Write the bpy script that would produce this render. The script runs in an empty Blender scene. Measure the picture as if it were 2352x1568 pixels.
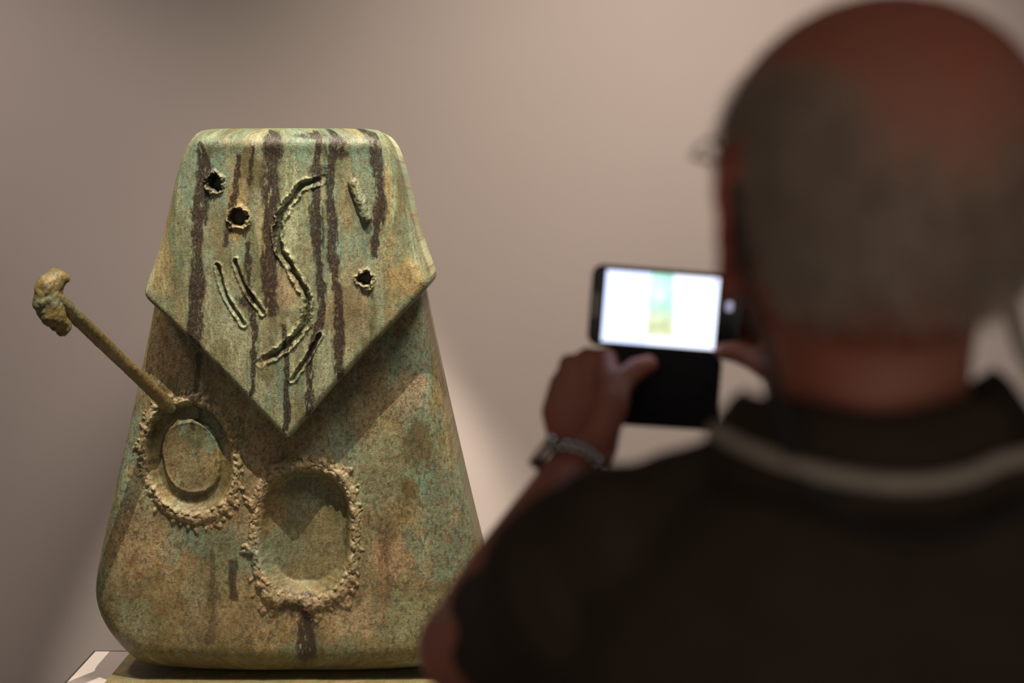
import bpy, bmesh, math, random
import numpy as np
from mathutils import Vector, Matrix
from mathutils.bvhtree import BVHTree

random.seed(4)
rng = np.random.RandomState(7)
SC = bpy.context.scene
COL = SC.collection

# ------------------------------------------------------------------ camera
F = 2679.0
PITCH = math.radians(7.0)
CAM_Z = 1.62
CY, SY = math.cos(PITCH), math.sin(PITCH)
cam_data = bpy.data.cameras.new('camera')
cam = bpy.data.objects.new('camera', cam_data)
COL.objects.link(cam)
cam.location = (0, 0, CAM_Z)
cam.rotation_euler = (math.radians(90) - PITCH, 0, 0)
cam_data.sensor_width = 36.0
cam_data.lens = F * 36.0 / 2352.0
cam_data.clip_start = 0.05
cam_data.dof.use_dof = True
cam_data.dof.focus_distance = 2.98
cam_data.dof.aperture_fstop = 2.75
SC.camera = cam

# ------------------------------------------------------------------ light
SC.view_settings.view_transform = 'Standard'
SC.view_settings.look = 'None'
SC.view_settings.gamma = 1.0
SC.view_settings.exposure = 0.0
SC.view_settings.use_curve_mapping = False
world = bpy.data.worlds.new('world')
SC.world = world
world.use_nodes = True
wb = world.node_tree.nodes['Background']
wb.inputs[0].default_value = (1.0, 0.86, 0.74, 1)
wb.inputs[1].default_value = 0.36

def spot(name, loc, target, power, angle, blend, size, color):
    d = bpy.data.lights.new(name, 'SPOT')
    d.energy = power; d.spot_size = math.radians(angle); d.spot_blend = blend
    d.shadow_soft_size = size; d.color = color
    o = bpy.data.objects.new(name, d); COL.objects.link(o)
    o.location = loc
    o.rotation_euler = (Vector(target) - Vector(loc)).to_track_quat('-Z', 'Y').to_euler()
    return o

# track spot over the sculpture, wall wash and scallop, fill added to brighten the left wall
spot('key_spot', (-0.42, 1.62, 4.05), (-0.55, 3.0, 0.90), 560, 27, 0.35, 0.010, (1.0, 0.86, 0.70))
spot('wall_wash_spot', (0.60, 1.7, 3.8), (0.45, 3.75, 0.95), 470, 74, 1.0, 0.42, (1.0, 0.80, 0.67))
spot('wall_fill_spot', (-2.0, 2.3, 3.7), (-1.60, 3.75, 0.45), 200, 66, 1.0, 0.14, (1.0, 0.80, 0.70))
spot('scallop_spot', (-0.36, 3.30, 3.45), (-0.34, 3.32, 0.0), 850, 23, 0.28, 0.02, (1.0, 0.82, 0.66))

# ------------------------------------------------------------------ helpers
def P(px, py, Y):
    """point of the photograph's ray (px, py) on the vertical plane y = Y"""
    a = (px - 1176.0) / F; b = (784.0 - py) / F
    dx, dy, dz = a, CY + b * SY, -SY + b * CY
    t = Y / dy
    return Vector((dx * t, Y, CAM_Z + dz * t))

def Pz(px, py, z):
    a = (px - 1176.0) / F; b = (784.0 - py) / F
    dx, dy, dz = a, CY + b * SY, -SY + b * CY
    t = (z - CAM_Z) / dz
    return Vector((dx * t, dy * t, z))

def _hash(i, j, seed):
    h = (i.astype(np.int64) * 374761393 + j.astype(np.int64) * 668265263 + seed * 974711) & 0xffffffff
    h = ((h ^ (h >> 13)) * 1274126177) & 0xffffffff
    h = h ^ (h >> 16)
    return (h & 0xffff) / 65535.0

def vnoise(x, y, seed=0):
    xi = np.floor(x); yi = np.floor(y)
    fx = x - xi; fy = y - yi
    fx = fx * fx * (3 - 2 * fx); fy = fy * fy * (3 - 2 * fy)
    xi = xi.astype(np.int64); yi = yi.astype(np.int64)
    a = _hash(xi, yi, seed); b = _hash(xi + 1, yi, seed)
    c = _hash(xi, yi + 1, seed); d = _hash(xi + 1, yi + 1, seed)
    return (a * (1 - fx) + b * fx) * (1 - fy) + (c * (1 - fx) + d * fx) * fy

def fbm(x, y, seed=0, oct=4):
    s = 0; amp = 0.5; tot = 0
    for k in range(oct):
        s = s + amp * vnoise(x, y, seed + k * 17)
        tot += amp; amp *= 0.55
        x, y = (x * 0.80 - y * 0.60) * 2.03 + 3.1, (x * 0.60 + y * 0.80) * 2.03 + 7.7
    return s / tot

def sstep(a, b, x):
    t = np.clip((x - a) / (b - a), 0, 1)
    return t * t * (3 - 2 * t)

def mixc(c, col, m):
    return c * (1 - m[:, None]) + np.array(col)[None, :] * m[:, None]

def mesh_obj(name, verts, faces, mat, parent=None, smooth=True, colors=None):
    me = bpy.data.meshes.new(name)
    me.from_pydata([tuple(v) for v in verts], [], faces)
    me.validate()
    if smooth:
        me.polygons.foreach_set('use_smooth', [True] * len(me.polygons))
    if colors is not None:
        set_colors(me, colors)
    if mat: me.materials.append(mat)
    me.update()
    o = bpy.data.objects.new(name, me); COL.objects.link(o)
    if parent: o.parent = parent
    return o

def set_colors(me, colors):
    at = me.color_attributes.new('patina', 'FLOAT_COLOR', 'POINT')
    n = len(me.vertices)
    arr = np.ones((n, 4)); arr[:, :3] = colors
    at.data.foreach_set('color', arr.ravel())

def bm_obj(name, bm, mat, parent=None, smooth=False):
    me = bpy.data.meshes.new(name); bm.to_mesh(me); bm.free()
    if smooth: me.polygons.foreach_set('use_smooth', [True] * len(me.polygons))
    if mat: me.materials.append(mat)
    o = bpy.data.objects.new(name, me); COL.objects.link(o)
    if parent: o.parent = parent
    return o

def add_box(bm, x0, x1, y0, y1, z0, z1, bevel=0.0, seg=2):
    r = bmesh.ops.create_cube(bm, size=1.0)
    vs = r['verts']
    bmesh.ops.scale(bm, vec=(x1 - x0, y1 - y0, z1 - z0), verts=vs)
    bmesh.ops.translate(bm, vec=((x0 + x1) / 2, (y0 + y1) / 2, (z0 + z1) / 2), verts=vs)
    if bevel > 0:
        es = list({e for v in vs for e in v.link_edges})
        bmesh.ops.bevel(bm, geom=es, offset=bevel, segments=seg, affect='EDGES', profile=0.5)

def capsule(bm, p0, r0, p1, r1, n=16, sx=1.0):
    """closed round cone between two points"""
    p0 = Vector(p0); p1 = Vector(p1)
    d = p1 - p0; L = d.length
    if L < 1e-6: d = Vector((0, 0, 1)); L = 1e-6
    q = d.to_track_quat('Z', 'Y').to_matrix()
    rings = []
    for k in range(7):
        a = -math.pi / 2 + (math.pi / 2) * k / 6
        rings.append((r0 * math.sin(a), r0 * math.cos(a)))
    for k in range(7):
        a = (math.pi / 2) * k / 6
        rings.append((L + r1 * math.sin(a), r1 * math.cos(a)))
    vr = []
    for (h, r) in rings:
        r = max(r, 1e-5)
        vr.append([bm.verts.new(p0 + q @ Vector((r * math.cos(2 * math.pi * i / n), r * math.sin(2 * math.pi * i / n), h))) for i in range(n)])
    for a, b in zip(vr[:-1], vr[1:]):
        for i in range(n):
            bm.faces.new((a[i], a[(i + 1) % n], b[(i + 1) % n], b[i]))
    bm.faces.new(list(reversed(vr[0]))); bm.faces.new(vr[-1])

def chain(bm, pts, rads, n=16):
    for i in range(len(pts) - 1):
        capsule(bm, pts[i], rads[i], pts[i + 1], rads[i + 1], n)

def ellipsoid(bm, c, r, rotz=0.0, rotx=0.0, seg=32):
    m = Matrix.Translation(c) @ Matrix.Rotation(rotz, 4, 'Z') @ Matrix.Rotation(rotx, 4, 'X') @ Matrix.Diagonal((r[0], r[1], r[2], 1))
    bmesh.ops.create_uvsphere(bm, u_segments=seg, v_segments=seg // 2, radius=1.0, matrix=m)

def ring_loft(bm, rings, cap=True):
    """rings: lists of points of equal length"""
    vr = [[bm.verts.new(p) for p in r] for r in rings]
    n = len(vr[0])
    for a, b in zip(vr[:-1], vr[1:]):
        for i in range(n):
            bm.faces.new((a[i], a[(i + 1) % n], b[(i + 1) % n], b[i]))
    if cap:
        bm.faces.new(list(reversed(vr[0]))); bm.faces.new(vr[-1])

def ell_ring(c, rx, ry, n=32, p=2.3, tiltx=0.0, tilty=0.0):
    out = []
    for i in range(n):
        a = 2 * math.pi * i / n
        ca, sa = math.cos(a), math.sin(a)
        x = rx * math.copysign(abs(ca) ** (2 / p), ca); y = ry * math.copysign(abs(sa) ** (2 / p), sa)
        out.append((c[0] + x, c[1] + y, c[2] + x * tiltx + y * tilty))
    return out

def remeshed(name, bm, voxel, smooth_it, mat, parent=None, factor=0.5):
    me = bpy.data.meshes.new('tmp'); bm.to_mesh(me); bm.free()
    o = bpy.data.objects.new('tmp', me); COL.objects.link(o)
    m = o.modifiers.new('r', 'REMESH'); m.mode = 'VOXEL'; m.voxel_size = voxel; m.use_smooth_shade = True
    if smooth_it:
        s = o.modifiers.new('s', 'SMOOTH'); s.iterations = smooth_it; s.factor = factor
    dg = bpy.context.evaluated_depsgraph_get(); dg.update()
    new = bpy.data.meshes.new_from_object(o.evaluated_get(dg))
    bpy.data.objects.remove(o); bpy.data.meshes.remove(me)
    new.name = name
    new.polygons.foreach_set('use_smooth', [True] * len(new.polygons))
    new.materials.clear(); new.materials.append(mat)
    r = bpy.data.objects.new(name, new); COL.objects.link(r)
    if parent: r.parent = parent
    return r

def get_co(me):
    a = np.empty(len(me.vertices) * 3); me.vertices.foreach_get('co', a)
    return a.reshape(-1, 3)

def tube(name, pts, rad, mat, parent=None, n=10, sub=6, flat=1.0):
    """smooth tube through pts (Catmull-Rom)"""
    P_ = [Vector(p) for p in pts]
    ext = [P_[0] * 2 - P_[1]] + P_ + [P_[-1] * 2 - P_[-2]]
    R = rad if isinstance(rad, (list, tuple)) else [rad] * len(P_)
    RE = [R[0]] + list(R) + [R[-1]]
    path, rr = [], []
    for i in range(1, len(ext) - 2):
        for k in range(sub):
            t = k / sub
            a, b, c, d = ext[i - 1], ext[i], ext[i + 1], ext[i + 2]
            path.append(0.5 * ((2 * b) + (c - a) * t + (2 * a - 5 * b + 4 * c - d) * t * t + (-a + 3 * b - 3 * c + d) * t ** 3))
            rr.append(RE[i] * (1 - t) + RE[i + 1] * t)
    path.append(P_[-1]); rr.append(R[-1])
    bm = bmesh.new(); rings = []
    up = Vector((0, -1, 0.1)).normalized()
    for i, p in enumerate(path):
        t = (path[min(i + 1, len(path) - 1)] - path[max(i - 1, 0)]).normalized()
        s = t.cross(up)
        if s.length < 1e-3: s = t.cross(Vector((0, 0, 1)))
        s.normalize(); u = s.cross(t).normalized()
        rings.append([p + (s * math.cos(2 * math.pi * k / n) + u * flat * math.sin(2 * math.pi * k / n)) * rr[i] for k in range(n)])
    ring_loft(bm, rings)
    bmesh.ops.recalc_face_normals(bm, faces=bm.faces)
    return bm_obj(name, bm, mat, parent, True)

def thing(name, label, cat, loc=(0, 0, 0), group=None):
    o = bpy.data.objects.new(name, None); COL.objects.link(o)
    o.empty_display_size = 0.1
    o['label'] = label; o['category'] = cat
    if group: o['group'] = group
    o.location = loc
    return o

def settle(root):
    """children were built in world space: keep them there under a moved root"""
    bpy.context.view_layer.update()
    inv = Matrix.Translation(root.location).inverted()
    for ch in root.children:
        ch.matrix_parent_inverse = inv

# ------------------------------------------------------------------ materials
def mat_new(name):
    m = bpy.data.materials.new(name); m.use_nodes = True
    return m, m.node_tree, m.node_tree.nodes['Principled BSDF']

def noisy(name, c0, c1, scale=8.0, rough=0.6, bump=0.0, bscale=60.0, detail=4.0, metallic=0.0, spec=0.5):
    m, nt, b = mat_new(name)
    tc = nt.nodes.new('ShaderNodeTexCoord')
    n = nt.nodes.new('ShaderNodeTexNoise'); n.inputs['Scale'].default_value = scale; n.inputs['Detail'].default_value = detail
    r = nt.nodes.new('ShaderNodeValToRGB')
    r.color_ramp.elements[0].color = (*c0, 1); r.color_ramp.elements[1].color = (*c1, 1)
    r.color_ramp.elements[0].position = 0.35; r.color_ramp.elements[1].position = 0.65
    nt.links.new(tc.outputs['Object'], n.inputs['Vector']); nt.links.new(n.outputs['Fac'], r.inputs[0])
    nt.links.new(r.outputs[0], b.inputs['Base Color'])
    b.inputs['Roughness'].default_value = rough; b.inputs['Metallic'].default_value = metallic
    b.inputs['Specular IOR Level'].default_value = spec
    if bump > 0:
        n2 = nt.nodes.new('ShaderNodeTexNoise'); n2.inputs['Scale'].default_value = bscale; n2.inputs['Detail'].default_value = 5
        bp = nt.nodes.new('ShaderNodeBump'); bp.inputs['Strength'].default_value = bump; bp.inputs['Distance'].default_value = 0.002
        nt.links.new(tc.outputs['Object'], n2.inputs['Vector']); nt.links.new(n2.outputs['Fac'], bp.inputs['Height'])
        nt.links.new(bp.outputs[0], b.inputs['Normal'])
    return m

def attr_mat(name, rough=0.5, bump=0.3, bscale=180.0, var=0.25, vscale=220.0, spec=0.5, sss=0.0, coat=0.0):
    m, nt, b = mat_new(name)
    at = nt.nodes.new('ShaderNodeAttribute'); at.attribute_name = 'patina'
    tc = nt.nodes.new('ShaderNodeTexCoord')
    n = nt.nodes.new('ShaderNodeTexNoise'); n.inputs['Scale'].default_value = vscale; n.inputs['Detail'].default_value = 6
    n.inputs['Roughness'].default_value = 0.7
    mp = nt.nodes.new('ShaderNodeMapRange'); mp.inputs['From Min'].default_value = 0.3; mp.inputs['From Max'].default_value = 0.7
    mp.inputs['To Min'].default_value = 1 - var; mp.inputs['To Max'].default_value = 1 + var
    mx = nt.nodes.new('ShaderNodeVectorMath'); mx.operation = 'SCALE'
    nt.links.new(tc.outputs['Object'], n.inputs['Vector']); nt.links.new(n.outputs['Fac'], mp.inputs['Value'])
    nt.links.new(at.outputs['Color'], mx.inputs[0]); nt.links.new(mp.outputs[0], mx.inputs['Scale'])
    nt.links.new(mx.outputs[0], b.inputs['Base Color'])
    b.inputs['Roughness'].default_value = rough
    b.inputs['Specular IOR Level'].default_value = spec
    if bump > 0:
        n2 = nt.nodes.new('ShaderNodeTexNoise'); n2.inputs['Scale'].default_value = bscale; n2.inputs['Detail'].default_value = 6
        bp = nt.nodes.new('ShaderNodeBump'); bp.inputs['Strength'].default_value = bump; bp.inputs['Distance'].default_value = 0.002
        nt.links.new(tc.outputs['Object'], n2.inputs['Vector']); nt.links.new(n2.outputs['Fac'], bp.inputs['Height'])
        nt.links.new(bp.outputs[0], b.inputs['Normal'])
    return m

M_WALL = noisy('wall_paint', (0.40, 0.37, 0.355), (0.415, 0.385, 0.37), 1.5, 0.85, 0.08, 90)
M_FLOOR = noisy('floor_stone', (0.13, 0.11, 0.10), (0.17, 0.15, 0.13), 4, 0.5)
M_CEIL = noisy('ceiling_paint', (0.45, 0.43, 0.41), (0.48, 0.46, 0.44), 3, 0.9)
M_PLINTH = noisy('plinth_paint', (0.60, 0.56, 0.52), (0.63, 0.59, 0.55), 5, 0.6)
M_SEAM = noisy('seam_dark', (0.05, 0.042, 0.036), (0.07, 0.06, 0.05), 20, 0.7)
M_BRONZE = attr_mat('patinated_bronze', 0.42, 0.6, 260, 0.36, 300, 0.36)
M_SKIN = attr_mat('skin', 0.5, 0.15, 120, 0.06, 60, 0.4)
M_SHIRT = noisy('shirt_knit', (0.042, 0.030, 0.022), (0.049, 0.035, 0.026), 30, 0.9, 0.25, 900, spec=0.2)
M_TROUSER = noisy('trouser_cloth', (0.04, 0.04, 0.05), (0.05, 0.05, 0.06), 30, 0.9, spec=0.2)
M_SHOE = noisy('shoe_leather', (0.02, 0.015, 0.012), (0.03, 0.02, 0.015), 20, 0.45)
M_HAIR = noisy('grey_hair', (0.34, 0.27, 0.215), (0.52, 0.43, 0.35), 40, 0.7)
M_CORD_L = noisy('cord_grey', (0.38, 0.33, 0.27), (0.43, 0.38, 0.32), 60, 0.7)
M_BAND_D = noisy('band_black', (0.010, 0.009, 0.009), (0.016, 0.014, 0.013), 60, 0.8)
M_PHONE = noisy('phone_plastic', (0.012, 0.012, 0.016), (0.018, 0.018, 0.024), 20, 0.25)
M_COVER = noisy('cover_leather', (0.008, 0.008, 0.011), (0.013, 0.013, 0.017), 90, 0.65, 0.2, 400, spec=0.25)
M_STEEL = noisy('watch_steel', (0.45, 0.42, 0.38), (0.6, 0.57, 0.52), 60, 0.22, metallic=1.0)
M_METAL = noisy('glasses_metal', (0.25, 0.22, 0.19), (0.35, 0.31, 0.27), 60, 0.3, metallic=1.0)
M_EYE = noisy('eye_white', (0.7, 0.68, 0.65), (0.75, 0.73, 0.7), 10, 0.2)
M_LENS, _nt, _b = mat_new('lens_glass')
_b.inputs['Transmission Weight'].default_value = 1.0; _b.inputs['Roughness'].default_value = 0.02; _b.inputs['IOR'].default_value = 1.45
_b.inputs['Base Color'].default_value = (0.95, 0.97, 0.96, 1)
M_KEYLIGHT, _nt, _b = mat_new('key_light')
_b.inputs['Emission Color'].default_value = (0.62, 0.6, 0.9, 1); _b.inputs['Emission Strength'].default_value = 0.5
M_SCREEN, _nt, _b = mat_new('screen_light')
_b.inputs['Base Color'].default_value = (0.01, 0.01, 0.01, 1); _b.inputs['Roughness'].default_value = 0.2
_a = _nt.nodes.new('ShaderNodeAttribute'); _a.attribute_name = 'patina'
_nt.links.new(_a.outputs['Color'], _b.inputs['Emission Color']); _b.inputs['Emission Strength'].default_value = 1.55

# ------------------------------------------------------------------ room
def struct(name, bm, mat):
    o = bm_obj(name, bm, mat); o['kind'] = 'structure'; return o
WALL_Y = 3.75
def box_struct(name, mat, *b):
    bm = bmesh.new(); add_box(bm, *b); return struct(name, bm, mat)
box_struct('floor', M_FLOOR, -3.2, 3.2, -2.2, WALL_Y + 0.1, -0.1, 0)
box_struct('wall_back', M_WALL, -3.2, 3.2, WALL_Y, WALL_Y + 0.12, 0, 4.3)
box_struct('wall_left', M_WALL, -3.3, -3.2, -2.2, WALL_Y + 0.12, 0, 4.3)
box_struct('wall_right', M_WALL, 3.2, 3.3, -2.2, WALL_Y + 0.12, 0, 4.3)
box_struct('ceiling', M_CEIL, -3.3, 3.3, -2.2, WALL_Y + 0.12, 4.3, 4.4)

# ------------------------------------------------------------------ plinth
YB = 2.96      # front plane of the sculpture's body
YP = 2.865     # front plane of its upper plate
ZB = P(660, 1556, YB + 0.05).z      # top of the bronze base
ZPL = ZB - 0.022
bl = Pz(215, 1493, ZPL); fl = Pz(150, 1568, ZPL)
PX0 = bl.x; PYB = bl.y
PX1 = -0.62 * 2 - PX0 + 0.06
PYF = 2.58
plinth = thing('plinth', 'pale painted plinth carrying the green bronze sculpture', 'plinth', ((PX0 + PX1) / 2, (PYF + PYB) / 2, 0))
bm = bmesh.new(); add_box(bm, PX0, PX1, PYF, PYB, 0, ZPL - 0.012, 0.002); bm_obj('plinth_body', bm, M_PLINTH, plinth)
bm = bmesh.new(); add_box(bm, PX0 + 0.001, PX1 - 0.001, PYF + 0.001, PYB - 0.001, ZPL - 0.012, ZPL - 0.0005, 0.001)
o = bm_obj('edge_trim', bm, M_SEAM, plinth); o['label'] = 'thin dark edge line of the plinth top'
bm = bmesh.new(); add_box(bm, PX0 + 0.008, PX1 - 0.008, PYF + 0.008, PYB - 0.008, ZPL - 0.004, ZPL, 0.0006); bm_obj('top_panel', bm, M_PLINTH, plinth)
settle(plinth)

# ------------------------------------------------------------------ sculpture: a generic slab figure
def outline_to_world(pts, Y):
    return [(P(x, y, Y).x, P(x, y, Y).z) for x, y in pts]

def smooth_poly(pts, it=2, keep=()):
    for _ in range(it):
        out = []
        n = len(pts)
        for i in range(n):
            a, b = pts[i], pts[(i + 1) % n]
            out.append((a[0] * .75 + b[0] * .25, a[1] * .75 + b[1] * .25))
            out.append((a[0] * .25 + b[0] * .75, a[1] * .25 + b[1] * .75))
        pts = out
    return pts

def poly_dist(x, z, poly):
    d = np.full(x.shape, 1e9)
    n = len(poly)
    for i in range(n):
        ax, az = poly[i]; bx, bz = poly[(i + 1) % n]
        ex, ez = bx - ax, bz - az
        L2 = ex * ex + ez * ez + 1e-12
        t = np.clip(((x - ax) * ex + (z - az) * ez) / L2, 0, 1)
        d = np.minimum(d, np.hypot(x - ax - t * ex, z - az - t * ez))
    return d

def line_dist(x, z, line):
    """distance to an open polyline, and the position along it 0..1"""
    d = np.full(x.shape, 1e9); s = np.zeros(x.shape)
    for i in range(len(line) - 1):
        ax, az = line[i]; bx, bz = line[i + 1]
        ex, ez = bx - ax, bz - az
        t = np.clip(((x - ax) * ex + (z - az) * ez) / (ex * ex + ez * ez + 1e-12), 0, 1)
        dd = np.hypot(x - ax - t * ex, z - az - t * ez)
        m = dd < d; d = np.where(m, dd, d); s = np.where(m, (i + t) / (len(line) - 1), s)
    return d, s

def cr(pts, sub=7):
    e = [(2 * pts[0][0] - pts[1][0], 2 * pts[0][1] - pts[1][1])] + list(pts) + [(2 * pts[-1][0] - pts[-2][0], 2 * pts[-1][1] - pts[-2][1])]
    out = []
    for i in range(1, len(e) - 2):
        for k in range(sub):
            t = k / sub; a, b, c, d = (np.array(v) for v in e[i - 1:i + 3])
            out.append(tuple(0.5 * (2 * b + (c - a) * t + (2 * a - 5 * b + 4 * c - d) * t * t + (3 * b - a - 3 * c + d) * t ** 3)))
    return out + [tuple(pts[-1])]

def spans(poly, zs):
    L = np.full(zs.shape, 1e9); R = np.full(zs.shape, -1e9)
    n = len(poly)
    for i in range(n):
        (ax, az), (bx, bz) = poly[i], poly[(i + 1) % n]
        if abs(bz - az) < 1e-9: continue
        t = (zs - az) / (bz - az)
        ok = (t >= -1e-6) & (t <= 1 + 1e-6)
        xx = ax + t * (bx - ax)
        L = np.where(ok, np.minimum(L, xx), L); R = np.where(ok, np.maximum(R, xx), R)
    return L, R

def slab(name, poly, Yf, Yb, rad, relief, color_fn, parent, nx=330, nz=420, reck=None):
    zmin = min(p[1] for p in poly) + 2e-4; zmax = max(p[1] for p in poly) - 2e-4
    u = np.linspace(0, 1, nz)
    w = u * 0.80 + 0.20 * (0.5 - 0.5 * np.cos(math.pi * u))
    zs = zmin + (zmax - zmin) * w
    Lx, Rx = spans(poly, zs)
    v = np.linspace(0, 1, nx); vv = v * 0.75 + 0.25 * (0.5 - 0.5 * np.cos(math.pi * v))
    X = Lx[:, None] + (Rx - Lx)[:, None] * vv[None, :]
    Z = np.repeat(zs[:, None], nx, 1)
    xf, zf = X.ravel(), Z.ravel()
    d = poly_dist(xf, zf, poly)
    rd = rad(xf, zf) if callable(rad) else np.full(xf.shape, rad)
    q = 1 - np.clip(d / rd, 0, 1)
    y = Yf + rd * (1 - np.sqrt(np.clip(1 - q * q, 0, 1)))
    h = relief(xf, zf, d)
    y = y - h * sstep(0.0, 0.02, d)
    verts = list(zip(xf, y, zf))
    faces = []
    idx = np.arange(nz * nx).reshape(nz, nx)
    a = idx[:-1, :-1].ravel(); b = idx[:-1, 1:].ravel(); c = idx[1:, 1:].ravel(); e = idx[1:, :-1].ravel()
    faces = list(zip(a.tolist(), b.tolist(), c.tolist(), e.tolist()))
    # side band and back
    loop = list(idx[0, :]) + list(idx[1:, -1]) + list(idx[-1, ::-1][1:]) + list(idx[::-1, 0][1:-1])
    base = len(verts)
    r2 = 0.02
    cx = xf.mean(); cz = (zmin + zmax) / 2
    bx = [xf[i] for i in loop]; bz = [zf[i] for i in loop]
    for k, (yy, sc) in enumerate(((Yb - r2, 1.0), (Yb - r2 * 0.3, 0.993), (Yb, 0.975))):
        verts += [(cx + (x - cx) * sc, yy, cz + (z - cz) * sc) for x, z in zip(bx, bz)]
    n = len(loop)
    prev = loop
    for k in range(3):
        cur = [base + k * n + i for i in range(n)]
        for i in range(n):
            j = (i + 1) % n
            faces.append((prev[j], prev[i], cur[i], cur[j]))
        prev = cur
    faces.append(tuple(prev[::-1]))
    V = np.array([(p[0], p[1], p[2]) for p in verts])
    hh = np.concatenate([h, np.zeros(len(V) - len(h))])
    cols = color_fn(V[:, 0], V[:, 1], V[:, 2], hh)
    o = mesh_obj(name, V, faces, M_BRONZE, parent, True, cols)
    return o

W2 = lambda pts, Y: [(P(x, y, Y).x, P(x, y, Y).z) for x, y in pts]
def wx(px, py, Y): p = P(px, py, Y); return p.x, p.z
MPP = 2.93 / F           # metres per photograph pixel at the sculpture

SX = wx(660, 1500, YB)[0]
# --- shared patina colours
GREEN = (0.190, 0.225, 0.128); PALE = (0.30, 0.33, 0.205); OCHRE = (0.34, 0.25, 0.10); OLIVE = (0.115, 0.105, 0.040)
TEAL = (0.150, 0.235, 0.165); BROWN = (0.024, 0.013, 0.011); RUST = (0.17, 0.078, 0.035); DARK = (0.045, 0.045, 0.028); TAN = (0.33, 0.245, 0.135)

def speck(x, z, sc, th, seed, soft=0.06):
    return sstep(th, th + soft, fbm(x * sc, z * sc, seed, 3))

def streak(x, z, line, wid, seed, rough=1.0):
    L = W2([(a, b) for a, b in line], YP)
    dd, s = line_dist(x + (fbm(x * 26, z * 12, seed + 5, 3) - .5) * 0.020, z, L)
    w = wid * MPP * (0.10 + 1.75 * fbm(z * 17 + seed, x * 9, seed, 4))
    edge = (fbm(x * 230, z * 90, seed + 9, 3) - .5) * 0.010 * rough
    m = 1 - sstep(w * 0.55, w * 0.95, dd + edge)
    brk = sstep(0.30, 0.46, fbm(x * 150, z * 38, seed + 3, 4) + 0.16 * (1 - dd / (w + 1e-4)))
    return m * brk

def blot(x, z, px, py, rx, ry, seed, Y=YP):
    cx, cz = wx(px, py, Y)
    r = np.hypot((x - cx) / (rx * MPP), (z - cz) / (ry * MPP))
    return 1 - sstep(0.55, 1.05, r + (fbm(x * 55, z * 30, seed, 4) - .5) * 1.1)

STREAKS = [
    ([(458, 330), (472, 390), (460, 470), (452, 560), (452, 660), (447, 800)], 19, 1),
    ([(550, 360), (545, 420), (536, 470), (522, 560)], 10, 2),
    ([(628, 306), (622, 420), (622, 500), (617, 600), (620, 712)], 21, 3),
    ([(568, 560), (564, 640), (590, 760), (577, 905)], 9, 4),
    ([(738, 304), (726, 400), (727, 520), (728, 600), (742, 700), (712, 830), (705, 950)], 12, 5),
    ([(775, 306), (757, 420), (764, 520), (768, 600), (776, 700), (778, 860)], 17, 6),
    ([(856, 300), (868, 380), (876, 450), (868, 520), (862, 585)], 17, 7),
    ([(653, 750), (657, 850), (655, 985)], 9, 8),
    ([(584, 340), (572, 420)], 8, 9),
]
def plate_color(x, y, z, h):
    x = x + np.sign(x - SX) * np.clip(y - YP - 0.004, 0, 1)
    n = len(x)
    c = np.tile(np.array(GREEN), (n, 1))
    big = fbm(x * 7, z * 4.5, 31, 4); ver = fbm(x * 55, z * 5, 33, 4); mid = fbm(x * 28, z * 14, 35, 4)
    c = mixc(c, PALE, sstep(0.44, 0.64, ver) * 0.85)
    c = mixc(c, TEAL, sstep(0.42, 0.60, big) * sstep(0.3, 0.6, mid) * 0.8)
    c = mixc(c, OLIVE, sstep(0.54, 0.70, fbm(x * 20, z * 9, 41, 4)) * 0.65)
    c = mixc(c, OCHRE, sstep(0.54, 0.68, fbm(x * 30, z * 3.2, 43, 4)) * 0.40)
    c = mixc(c, TAN, sstep(0.5, 0.68, fbm(x * 16, z * 5, 45, 4)) * 0.18)
    for (px, py, rx, ry, col, k, sd) in ((545, 480, 26, 110, OCHRE, .75, 2), (800, 700, 60, 120, TAN, .4, 3), (900, 600, 60, 70, OCHRE, .3, 4),
                                     (820, 470, 55, 110, TAN, .25, 5), (700, 340, 50, 50, TEAL, .6, 6), (580, 390, 40, 45, OLIVE, .9, 8),
                                     (940, 640, 45, 50, OCHRE, .7, 9), (400, 560, 40, 120, OLIVE, .35, 10), (650, 660, 50, 60, TAN, .6, 11),
                                     (370, 620, 35, 90, OCHRE, .4, 12), (930, 500, 30, 120, OLIVE, .4, 13)):
        c = mixc(c, col, blot(x, z, px, py, rx, ry, sd) * k)
    fine = fbm(x * 210, z * 90, 51, 3); f2 = fbm(x * 420, z * 260, 53, 2)
    c = c * (0.66 + 0.68 * fine)[:, None] * (0.78 + 0.44 * f2)[:, None] * (0.62 + 0.72 * fbm(x * 17, z * 6, 57, 5))[:, None]
    c = mixc(c, DARK, speck(x, z, 150, 0.66, 61, .08) * 0.5)
    c = mixc(c, RUST, speck(x, z * 0.7, 190, 0.62, 63, .08) * 0.45)
    s = np.zeros(n)
    for ln, w, sd in STREAKS: s = np.maximum(s, streak(x, z, ln, w, sd * 13))
    for px, py, rx, ry, sd in ((625, 345, 30, 45, 3), (770, 345, 38, 40, 4), (465, 402, 26, 18, 5), (735, 390, 40, 18, 6), (458, 640, 16, 30, 7), (560, 690, 28, 25, 8), (862, 315, 24, 18, 9), (720, 312, 45, 9, 19)):
        s = np.maximum(s, blot(x, z, px, py, rx, ry, sd * 7) * sstep(0.30, 0.5, fbm(x * 90, z * 55, sd, 3)))
    c = mixc(c, BROWN, np.clip(s, 0, 1) * (0.93 - 0.25 * sstep(.5, .8, f2)))
    c = mixc(c, (0.50, 0.46, 0.28), sstep(0.0030, 0.008, h) * 0.45 * sstep(.35, .6, fine))
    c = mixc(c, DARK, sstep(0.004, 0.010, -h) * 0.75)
    return np.clip(c, 0, 1)

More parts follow.
